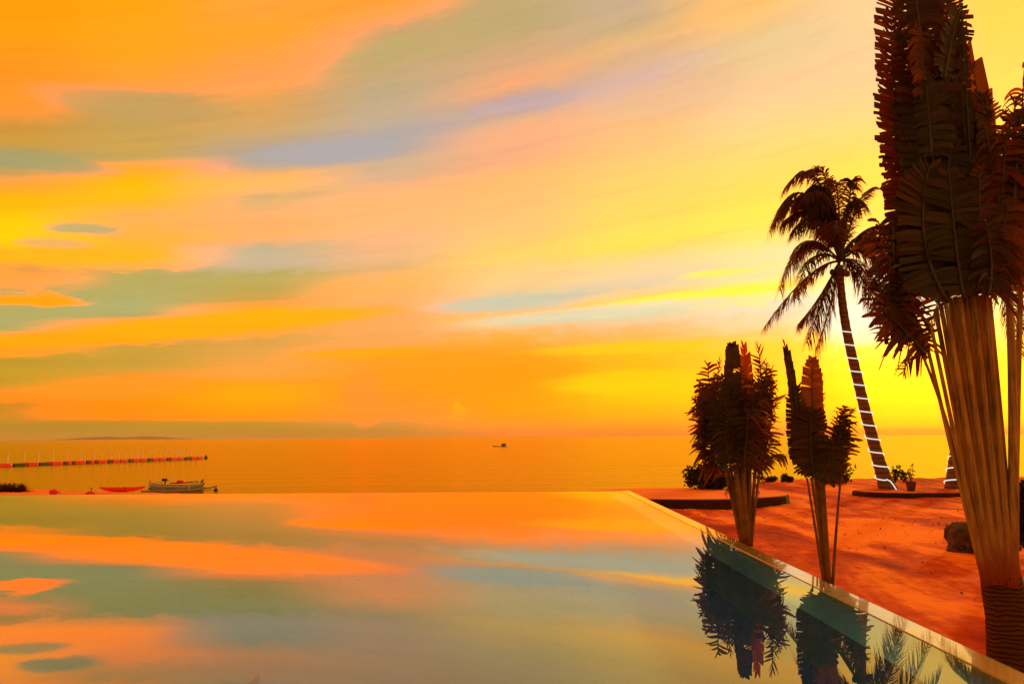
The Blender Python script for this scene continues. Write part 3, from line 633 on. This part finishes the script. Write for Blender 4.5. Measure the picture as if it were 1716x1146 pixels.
def rope(label, sp, rr, z0, z1, pitch, tail, handed=1, phase=0.):
    # helix round the trunk between heights z0 and z1
    pts = []; 
    def ax(z):
        for k in range(len(sp) - 1):
            if sp[k].z <= z <= sp[k + 1].z: u = (z - sp[k].z) / (sp[k + 1].z - sp[k].z); return sp[k].lerp(sp[k + 1], u), rr[k] + (rr[k + 1] - rr[k]) * u
        return sp[0], rr[0]
    n = int((z1 - z0) / pitch * 22)
    for k in range(n + 1):
        z = z0 + (z1 - z0) * k / n; c, r_ = ax(z); a = handed * 2 * math.pi * (z - z0) / pitch + phase
        pts.append(c + Vector((math.cos(a) * (r_ + .035), math.sin(a) * (r_ + .035), .07 * math.cos(a) * -handed)))
    if tail: pts = [Vector(t_) for t_ in tail] + pts
    mb = MB(); mb.tube(pts, .026, 6); o = mb.build('rope_light', M['rope'], None, pts[0]); tag(o, label, 'string lights', 'rope lights on the coconut trunks'); return o
YD = 37.0
tD = [(1490,824,19),(1482,802,13.5),(1472,770,11),(1461,730,10.3),(1449,685,9.8),(1436,630,9.3),(1423,575,8.5),(1414,525,7.8),(1409,480,7),(1407,445,7)]
fD = [(1345,325,1289,388,0,.8),(1352,338,1296,372,.6,.8),(1368,300,1313,318,.5,.6),(1384,300,1350,300,-.5,.5),(1350,410,1306,487,-.3,.7),(1352,465,1281,548,.2,.6),
      (1375,495,1340,540,.4,.6),(1378,505,1352,575,-.3,.6),(1392,510,1366,590,.2,.5),(1436,350,1458,318,.2,.4),(1425,320,1424,312,-.6,.6),(1404,330,1392,302,.6,.7),
      (1380,335,1345,335,-.8,.7),(1370,370,1330,385,-.8,.8),(1450,395,1510,440,.3,.7),(1455,425,1525,520,-.2,.6),(1440,460,1492,560,.3,.6),(1465,380,1535,400,-.5,.7),(1395,350,1372,312,0,.7),(1385,330,1352,318,.2,.8),(1376,345,1335,340,.2,.8),(1372,328,1330,350,.5,.9),(1388,345,1352,345,-.5,.9),(1395,330,1372,325,.4,.8),(1366,360,1312,372,.3,.8),(1418,350,1440,345,0,.7)]
rootD, spD, rrD = coconut('leaning coconut palm with its full head of fronds against the sky', YD, tD, (1407, 438), fD, 5, 7, 6)
zb = spD[0].z
rope('white rope light spiralling up the long leaning trunk', spD, rrD, at(1480, 803, YD).z, at(1416, 545, YD).z, .62, [at(1504, 823, YD - .5), at(1497, 812, YD - .5), at(1492, 806, YD - .45), at(1486, 803, YD-.4)], -1, -1.9)
tE = [(1594,826,13),(1596,800,10.5),(1600,765,9.5),(1605,735,9),(1615,680,8.6),(1628,610,8),(1642,545,7.5),(1652,490,7),(1656,450,7)]
fE = [(1700,450,1722,590,-.3,.7),(1712,420,1790,500,.3,.7),(1690,500,1712,600,.4,.6),(1600,470,1560,540,.3,.6),(1680,350,1740,300,0,.6),(1700,380,1770,360,.4,.7),(1660,330,1668,290,.2,.5),(1620,400,1580,440,0,.6)]
rootE, spE, rrE = coconut('coconut palm half hidden behind the tall traveller palm', YD, tE, (1656, 448), fE, 9, 6, 9)
rope('white rope light on the short visible trunk behind the tall traveller palm', spE, rrE, at(1593, 822, YD).z, at(1622, 640, YD).z, .55, None, 1, -1.2)

# ------------------------------------------------------------------ planter, terrace, shrubs
def disc(cx, cy, rx, ry, z0, z1, n=48, wob=.03, soft=.06, clip=None):
    pts = []
    for k in range(n):
        a = 2 * math.pi * k / n; w = 1 + wob * mnoise.noise(Vector((math.cos(a) * 2, math.sin(a) * 2, cx)))
        x, y = cx + rx * math.cos(a) * w, cy + ry * math.sin(a) * w
        if clip: x, y = clip(x, y)
        pts.append((x, y))
    mb = MB(); i0 = 0
    for z, s_ in ((z0, 1.0), (z1 - soft, .995), (z1, .985)):
        for x, y in pts: mb.v.append(Vector((cx + (x - cx) * s_, cy + (y - cy) * s_, z)))
    for r_ in (0, 1):
        for k in range(n): mb.f.append((r_ * n + k, r_ * n + (k + 1) % n, (r_ + 1) * n + (k + 1) % n, (r_ + 1) * n + k)); mb.sm.append(False)
    mb.f.append(tuple(2 * n + k for k in range(n))); mb.sm.append(False)
    return mb, pts
pc = at(1540, 826, 35.8)
rt = thing('tree_bed', 'low kerbed earth bed under the two coconut palms', 'planting bed', (pc.x, 35.9, GZ))
mb, _ = disc(pc.x, 36.0, 2.75, 1.7, GZ - .15, GZ + .19); mb.build('stone_kerb', M['curb'], rt)
mb, _ = disc(pc.x, 36.0, 2.55, 1.5, GZ + .1, GZ + .22, soft=.02); mb.build('earth_fill', M['sand'], rt)
clipf = lambda x, y: (max(x, 3.75), y) if y < 24.3 else (x, y)
cx = at(1190, 835, 31).x
rt = thing('sand_terrace', 'raised sandy terrace with dark curved retaining wall at the pool corner', 'terrace', (cx, 32.5, GZ))
mb, _ = disc(cx - .6, 33.3, 4.3, 3.3, GZ - .2, -.77); mb.build('retaining_wall', M['curb'], rt)
mb, _ = disc(cx - .6, 33.3, 4.22, 3.22, -.9, -.735, soft=.02); mb.build('sand_top', M['beach'], rt)

def shrub(name, label, cat, Y, x0, x1, ytop, ybase, n, mt, seed, zbase=None, leaf=(.10, .045), dense=1., group=None, lumps=9):
    r = random.Random(seed); pl, pr_ = at(x0, ybase, Y), at(x1, ybase, Y); pt = at((x0 + x1) / 2, ytop, Y)
    zb = gz((pl.x + pr_.x) / 2, Y) - .02 if zbase is None else zbase; w = (pr_.x - pl.x) / 2; h = pt.z - zb; cx_ = (pl.x + pr_.x) / 2
    root = thing(name, label, cat, (cx_, Y, zb), group)
    cl = []
    for k in range(lumps):
        a = r.uniform(0, 6.28); q = r.random() ** .5 * .68; s_ = r.uniform(.28, .45)
        zz = r.uniform(.25, .75) * h * (1 - .35 * q)
        cl.append((Vector((cx_ + math.cos(a) * w * q, Y + math.sin(a) * w * .7 * q, zb + zz)), w * s_, min(h * .36, w * s_ * 1.1)))
    mb = MB()
    for k in range(n):
        c, rw, rh = r.choice(cl); d = Vector((r.gauss(0, 1), r.gauss(0, 1), r.gauss(0, 1))).normalized() * (r.random() ** .45)
        p = c + Vector((d.x * rw, d.y * rw, d.z * rh)); p.z = max(p.z, zb + .02); u = Vector((r.gauss(0, 1), r.gauss(0, 1), r.gauss(.3, 1))).normalized(); v = u.cross(Vector((r.random(), r.random(), r.random()))).normalized()
        l, ww = leaf[0] * r.uniform(.6, 1.3), leaf[1] * r.uniform(.6, 1.2)
        mb.poly([p, p + u * l * .5 + v * ww, p + u * l, p + u * l * .5 - v * ww])
    mb.build('foliage', M[mt], root)
    mb = MB()
    for c, rw, rh in cl: mb.tube(through((cx_ + r.uniform(-.1, .1) * w, Y, zb - .05), (c + Vector((cx_, Y, zb))) / 2 + Vector((r.uniform(-.1, .1), 0, 0)), c, 6), [.03 * h ** .5, .026 * h ** .5, .02 * h ** .5, .016, .012, .006], 6)
    mb.build('stem', M['stem'], root); return root
TZ = -.735
shrub('shrub', 'dense dark round-leaved shrub on the sandy terrace by the pool corner', 'shrub', 35.6, 1138, 1228, 772, 816, 2600, 'bush', 1, TZ, (.16, .075), lumps=14)
shrub('shrub', 'small low shrub on the shore just left of the slim traveller palm', 'shrub', 46, 1308, 1330, 792, 803, 500, 'bush', 2, None, (.12, .05))
shrub('shrub', 'low dark shrub on the shore behind the slim traveller palm', 'shrub', 45, 1344, 1424, 786, 806, 1600, 'bush', 4, None, (.14, .06))
shrub('shrub', 'thin low shrub on the shore right of the squat traveller palm', 'shrub', 47, 1266, 1304, 797, 804, 500, 'bush', 6, None, (.12, .05))
shrub('shrub', 'tall dark shrub at the right edge beyond the tall palm trunk', 'shrub', 17.2, 1694, 1790, 770, 945, 5200, 'bush', 8, None, (.13, .045), lumps=22)
def sprig(label, Y, x, ybase, ytop, n, seed, spread=.35, zb=None, mt='bush'):
    r = random.Random(seed); p = at(x, ybase, Y); zb = gz(p.x, Y) if zb is None else zb; h = at(x, ytop, Y).z - zb
    root = thing('seedling', label, 'plant', (p.x, Y, zb), 'small plants near the shore')
    sb, lb = MB(), MB()
    for k in range(n):
        a = r.uniform(0, 6.28); t = Vector((p.x + math.cos(a) * spread * h * r.random(), Y + math.sin(a) * spread * h * .6, zb + h * r.uniform(.6, 1)))
        pts = through((p.x, Y, zb - .03), (Vector((p.x, Y, zb)) + t) / 2 + Vector((r.uniform(-.05, .05), 0, .05)), t, 6); sb.tube(pts, [.02, .018, .015, .012, .01, .006], 5)
        for j in range(9):
            q = pts[-1 - min(4, j // 2)] + Vector((r.uniform(-.1, .1), r.uniform(-.1, .1), r.uniform(-.05, .1))) * h * .5; u = Vector((r.gauss(0, 1), r.gauss(0, 1), r.gauss(.2, .7))).normalized(); v = u.cross(Vector((0, 1, .1))).normalized()
            lb.poly([q, q + u * .09 + v * .05, q + u * .2, q + u * .09 - v * .05])
    sb.build('stem', M['stem'], root); lb.build('foliage', M[mt], root)
sprig('leafy seedling close to the foot of the leaning coconut trunk', 45, 1499, 800, 782, 9, 1, .5)
sprig('small leafy seedling left of the potted plant', 45.5, 1514, 800, 784, 6, 2, .45)
sprig('sparse twig plant at the shore between slim palm and leaning trunk', 47, 1420, 800, 780, 7, 3, 1.1)
# potted plant on the bed
pp = at(1527, 820, 35.6); zt = GZ + .22
rt = thing('potted_plant', 'small pot with a thin upright plant on the earth bed', 'potted plant', (pp.x, 35.6, zt))
mb = MB(); mb.tube([(pp.x, 35.6, zt + z) for z in (0, .02, .2, .36, .40, .40, .34)], [.13, .15, .19, .22, .24, .20, .19], 14); mb.build('pot', M['pot'], rt)
mb = MB(); lb = MB(); r = random.Random(4); ht = at(1527, 778, 35.6).z - zt
for k in range(5):
    t = Vector((pp.x + r.uniform(-.25, .25), 35.6 + r.uniform(-.2, .2), zt + ht * r.uniform(.65, 1))); pts = through((pp.x, 35.6, zt + .3), (pp.x + (t.x - pp.x) * .3, 35.6, zt + ht * .55), t, 6); mb.tube(pts, .013, 5)
    for q in pts[2:]:
        for j in range(1):
            u = Vector((r.gauss(0, 1), r.gauss(0, 1), r.gauss(.4, .5))).normalized(); v = u.cross(Vector((0, 1, .1))).normalized(); lb.poly([q, q + u * .07 + v * .03, q + u * .15, q + u * .07 - v * .03])
mb.build('stem', M['stem'], rt); lb.build('foliage', M['bush_red'], rt)
# boulder
pb = at(1624, 905, 18.9); rt = MB(); r = random.Random(12)
N1, N2 = 40, 24
for j in range(N2 + 1):
    ph = math.pi * j / N2
    for i in range(N1):
        th = 2 * math.pi * i / N1; d = Vector((math.sin(ph) * math.cos(th), math.sin(ph) * math.sin(th), math.cos(ph)))
        e = Vector([math.copysign(abs(v) ** .7, v) for v in d]); k = 1 + .30 * mnoise.noise(d * 1.6 + Vector((3, 1, 2))) + .16 * mnoise.noise(d * 4) + .08 * mnoise.noise(d * 9)
        rt.v.append(Vector((pb.x + e.x * .42 * k + e.z * .03, 18.9 + e.y * .4 * k, GZ + .28 + e.z * .40 * k)))
for j in range(N2):
    for i in range(N1): rt.f.append((j * N1 + i, j * N1 + (i + 1) % N1, (j + 1) * N1 + (i + 1) % N1, (j + 1) * N1 + i)); rt.sm.append(False)
tag(rt.build('boulder', M['rock'], None, (pb.x, 18.9, GZ)), 'rough dark boulder on the sand left of the tall palm', 'rock')
# spiky clump at far left
def spiky(label, Y, x, ybase, w, h, n, seed):
    r = random.Random(seed); p = at(x, ybase, Y); zb = gz(p.x, Y) - .03; root = thing('spiky_plant', label, 'plant', (p.x, Y, zb), 'spiky plants on the beach'); mb = MB()
    for k in range(n):
        a = r.uniform(0, 6.28); e = r.uniform(.12, 1.35); L = h * r.uniform(.6, 1.1) * (1.25 if e < .6 else 1); b0 = Vector((p.x + r.uniform(-.5, .5) * w, Y + r.uniform(-.25, .25) * w, zb)); d = Vector((math.cos(a) * math.cos(e), math.sin(a) * math.cos(e), math.sin(e)))
        S = d.cross(Vector((0, 0, 1))).normalized() * .035; A, B = [], []
        for q, ww in ((0, .8), (.35, 1), (.7, .6), (1, .05)):
            o = b0 + d * L * q + Vector((0, 0, -.25 * L * q * q)); A.append(o - S * ww); B.append(o + S * ww)
        mb.strip(A, B)
    mb.build('blades', M['bush_red'], root); return root
spiky('dark spiky clump on the beach at the left edge', 43, 8, 819, .9, .75, 420, 1)
spiky('smaller reddish spiky clump right of the left-edge one', 43.2, 34, 819, .35, .72, 200, 2)

# ------------------------------------------------------------------ beach things
def kayak(label, x0, x1, Y, yb):
    a, b_ = at(x0, yb, Y), at(x1, yb, Y); zb = gz((a.x + b_.x) / 2, Y) + .11
    root = thing('kayak', label, 'kayak', ((a.x + b_.x) / 2, Y, zb - .11)); pts = [a.lerp(b_, k / 12) for k in range(13)]
    for i, p_ in enumerate(pts): p_.z = zb + .14 * abs(i / 6 - 1) ** 3; p_.y = Y + .04 * i
    mb = MB(); mb.tube(pts, [.03 + .10 * math.sin(math.pi * k / 12) ** .6 for k in range(13)], 12, .42); mb.build('hull', M['red'], root)
    c = pts[6]; mb = MB(); mb.tube([c + Vector((-.2, 0, .03)), c + Vector((-.12, 0, .05)), c + Vector((.12, 0, .05)), c + Vector((.2, 0, .03))], [.03, .08, .08, .03], 12, .3); mb.build('seat_well', M['black'], root)
kayak('long low red kayak lying on the beach left of the outrigger boat', 166, 236, 42, 826)
p = at(90, 827, 41.3); z = gz(p.x, 41.3)
root = thing('beach_float', 'rounded red float on the beach, leftmost red thing on the sand', 'buoy', (p.x, 41.3, z))
mb = MB(); mb.tube([(p.x - .22, 41.3, z + .13), (p.x - .17, 41.3, z + .13), (p.x, 41.3, z + .13), (p.x + .17, 41.3, z + .13), (p.x + .22, 41.3, z + .13)], [.04, .12, .15, .12, .04], 12); mb.build('float_body', M['red'], root)
mb = MB(); mb.tube([(p.x + .21, 41.3, z + .13), (p.x + .3, 41.3, z + .11), (p.x + .36, 41.32, z + .04)], .02, 6); mb.build('rope_loop', M['black'], root)
p = at(151, 828, 41); z = gz(p.x, 41)
root = thing('beach_sandals', 'small dark red bundle with a stick on the beach, left of the kayak', 'bundle', (p.x, 41, z)); root.name = 'cloth_bundle'
mb = MB(); mb.tube([(p.x - .25, 41, z + .05), (p.x - .1, 41, z + .09), (p.x + .1, 41.02, z + .08), (p.x + .26, 41, z + .03)], [.03, .08, .09, .03], 10, .7); mb.build('cloth', M['red'], root)
mb = MB(); mb.tube([(p.x, 41.05, z), (p.x + .02, 41.05, z + .3)], .02, 6); mb.tube([(p.x + .02, 41.05, z + .28), (p.x + .02, 41.05, z + .34)], .04, 6); mb.build('stick', M['hullwood'], root)

# outrigger boat drawn up at the water's edge
def outrigger(label, Y, xa, xb, yb, detail=True, group=None, hz=.34, bm=.26):
    a, b_ = at(xa, yb, Y), at(xb, yb, Y); z0 = SEA; cx_ = (a.x + b_.x) / 2; L = b_.x - a.x
    root = thing('outrigger_boat', label, 'boat', (cx_, Y, z0), group)
    n = 15; st = []
    for k in range(n):
        u = -1 + 2 * k / (n - 1); w = bm * (1 - abs(u) ** 3.2) + .015; zb_ = z0 - .12 + .2 * abs(u) ** 4; zt_ = z0 + hz + .16 * abs(u) ** 3
        st.append((cx_ + u * L / 2, w, zb_, zt_))
    def shell(lo, hi, out, mname, pname):
        mb = MB()
        for sg in (-1, 1):
            A = [(x, Y + sg * (w * (.45 + .55 * lo) + out), zb_ + (zt_ - zb_) * lo) for x, w, zb_, zt_ in st]; B = [(x, Y + sg * (w * (.45 + .55 * hi) + out), zb_ + (zt_ - zb_) * hi) for x, w, zb_, zt_ in st]
            mb.strip(A, B, True)
        return mb
    mb = shell(0, 1, 0, '', ''); A = [(x, Y - w * .45, zb_) for x, w, zb_, zt_ in st]; B = [(x, Y + w * .45, zb_) for x, w, zb_, zt_ in st]; mb.strip(A, B)
    mb.build('hull', M['blue_grey'] if detail else M['hullwood'], root)
    mb = MB(); A = [(x, Y - w * .93, zt_ - .05) for x, w, zb_, zt_ in st]; B = [(x, Y + w * .93, zt_ - .05) for x, w, zb_, zt_ in st]; mb.strip(A, B); mb.build('deck', M['hullwood'], root)
    if detail:
        mb = shell(.72, .97, .008, '', ''); mb.build('sheer_stripe', M['whiteish'], root)
        mb = shell(.0, .22, .006, '', ''); mb.build('keel_band', M['hullwood'], root)
    ow = 1.25 if detail else 1.6
    for sg in (-1, 1):
        mb = MB(); mb.tube([(cx_ - L * .47, Y + sg * ow, z0 + .06), (cx_, Y + sg * ow, z0 + .03), (cx_ + L * .5, Y + sg * ow, z0 + .08), (cx_ + L * .62, Y + sg * ow, z0 + .2)], .045 if detail else .08, 8); mb.build('outrigger_float', M['bamboo'], root)
    for u in (-.36, .36):
        x = cx_ + u * L; mb = MB(); mb.tube(spline([(x, Y - ow, z0 + .08), (x, Y - ow * .6, z0 + hz + .1), (x, Y, z0 + hz + .17), (x, Y + ow * .6, z0 + hz + .1), (x, Y + ow, z0 + .08)], 5), .03 if detail else .05, 6); mb.build('cross_boom', M['bamboo'], root)
    if detail:
        x = cx_ + L * .46; mb = MB(); mb.tube([(x - .1, Y, z0 + hz), (x + .12, Y, z0 + hz + .34)], .045, 8); mb.tube([(x + .2, Y, z0 + hz + .05), (x - .05, Y, z0 + hz + .24)], .035, 8); mb.build('prow_post', M['hullwood'], root)
        x = cx_ - L * .47; mb = MB(); mb.tube([(x, Y, z0 + hz - .05), (x - .03, Y, z0 + hz + .3)], .025, 8); mb.build('stern_post', M['hullwood'], root)
        mb = MB(); mb.tube(spline([(cx_ - L * .1, Y - .1, z0 + hz + .1), (cx_ + L * .15, Y, z0 + hz + .14), (cx_ + L * .4, Y, z0 + hz + .2)], 5), .035, 8); mb.build('mast_pole', M['hullwood'], root)
    return root
outrigger('small outrigger boat with grey hull and white stripe at the beach', 50.5, 249, 341, 819)
Y = 50.5; p = at(277, 801, Y); root = thing('engine_box', 'dark block standing on the outrigger boat at its left end', 'box', (p.x, Y, SEA + .42))
mb = MB(); mb.rbox((p.x, Y, SEA + .66), (.36, .3, .17)); mb.build('casing', M['black'], root); mb = MB(); mb.tube([(p.x, Y, SEA + .40), (p.x, Y, SEA + .6)], .05, 8); mb.build('stand', M['hullwood'], root)
p = at(303, 804, Y); root = thing('folded_tarp', 'bright red bundle lying on the outrigger boat', 'bundle', (p.x, Y, SEA + .42))
mb = MB(); mb.rbox((p.x, Y, SEA + .53), (.48, .34, .22), up=.6); mb.build('fabric', M['red'], root); mb = MB(); mb.tube([(p.x - .1, Y + math.cos(a) * .18, SEA + .53 + math.sin(a) * .12) for a in [k * .7 for k in range(10)]], .012, 5); mb.build('lashing', M['black'], root)
p = at(362, 815, 50); mb = MB(); mb.tube([(p.x, 50, SEA + z) for z in (-.1, -.05, .02, .12, .17, .2, .3)], [.03, .11, .14, .1, .04, .02, .02], 12); tag(mb.build('mooring_buoy', M['black'], None, (p.x, 50, SEA)), 'small dark buoy right of the outrigger boat', 'buoy', 'dark buoys on the water')
p = at(345, 769, 130); mb = MB(); mb.tube([(p.x, 130, SEA + z) for z in (-.2, -.1, .1, .3, .42, .5, .7)], [.08, .26, .3, .24, .1, .05, .04], 12); tag(mb.build('mooring_buoy', M['black'], None, (p.x, 130, SEA)), 'small dark buoy at the far end of the floating walkway', 'buoy', 'dark buoys on the water')
# far fishing boat
fb = outrigger('low dark boat far out on the open sea', 260, 826, 848, 748, False, None, .22, .35)
x = at(844, 746, 260).x; mb = MB(); mb.box(x - .7, x + .6, 259.7, 260.3, SEA + .2, SEA + .75); mb.poly([(x - .9, 259.4, SEA + .76), (x + .8, 259.4, SEA + .76), (x + .9, 260, SEA + 1.05), (x - .5, 260, SEA + 1.05)]); mb.poly([(x - .9, 260.6, SEA + .76), (x + .8, 260.6, SEA + .76), (x + .9, 260, SEA + 1.05), (x - .5, 260, SEA + 1.05)]); mb.build('shelter', M['hullwood'], fb)

# floating walkway of plastic cubes
a0 = at(-60, 784, 92); a0.z = SEA; a1 = at(338, 768.5, 128); a1.z = SEA
root = thing('floating_walkway', 'long floating walkway of red and black cubes with pale posts', 'floating dock', a0)
def alongpx(px):                                # point of the walkway line seen at column px
    d = ray(px, 770); t = (a0.x * d.y - a0.y * d.x) / ((a1.y - a0.y) * d.x - (a1.x - a0.x) * d.y); return a0.lerp(a1, t)
edges = [(-60,18,1),(19,41,0),(42,61,1),(62,81,0),(82,102,1),(103,108.5,0),(109,117,1),(118,121,0),(121.5,140,1),(141,147,0),(147.5,155,1),(156,159,0),(159.5,176,1),(177,184,0),(184.5,197,1),(197.5,211,1),(212,218,0),(218.5,230,1),(230.5,243,1),(244,251,0),(251.5,262,1),(262.5,275,1),(276,281,0),(281.5,294,1),(294.5,305,1),(306,316,0),(316.5,326,1),(326.5,337,1)]
dirv = (a1 - a0).normalized(); nrm = Vector((-dirv.y, dirv.x, 0))
for x0, x1, c in edges:
    p, q = alongpx(x0), alongpx(x1); mb = MB(); ctr = (p + q) / 2; mb.rbox((ctr.x, ctr.y, SEA + .12), ((q - p).length, 1.0, .62 if c else .5), up=.18, rot=math.atan2(dirv.y, dirv.x)); mb.build('float_block', M['red'] if c else M['black'], root)
for k, xx in enumerate([-44,-18,16.3,43,67.6,91.6,115.4,138,160,174,189,202.5,212.6,222.6,232,242.5,251.7,261,270.4,279.7,289,298.4,305.4,314.7,322.8,331]):
    p = alongpx(xx) + nrm * .35; mb = MB(); h = 1.15 + .12 * math.sin(k * 2.7); mb.tube([(p.x, p.y, SEA + .2), (p.x, p.y, SEA + .4), (p.x, p.y, SEA + .4 + h), (p.x, p.y, SEA + .5 + h)], [.1, .065, .06, .03], 8); mb.build('post', M['post'], root)

# fallen leaf bits, twigs and weed tufts on the sand
r = random.Random(31); mb = MB()
for k in range(560):
    if k < 260: x, y = r.gauss(11.5, 3.2), r.gauss(24, 3.5)
    elif k < 380: x, y = r.uniform(3.7, 9), r.uniform(6, 30)
    else: x, y = r.uniform(4, 26), r.uniform(30, 49)
    if x < 3.8: continue
    z = gz(x, y) + .01; a = r.uniform(0, 6.28); l = r.uniform(.02, .06) * (1 + y / 30); u = Vector((math.cos(a), math.sin(a), r.uniform(0, .6))); v = Vector((-math.sin(a), math.cos(a), .1)) * r.uniform(.15, .35)
    mb.poly([(x, y, z), Vector((x, y, z + .01)) + u * l * .5 + v * l, Vector((x, y, z + .015)) + u * l, Vector((x, y, z + .01)) + u * l * .5 - v * l])
tag(mb.build('leaf_litter', M['stem']), None, None, kind='stuff')
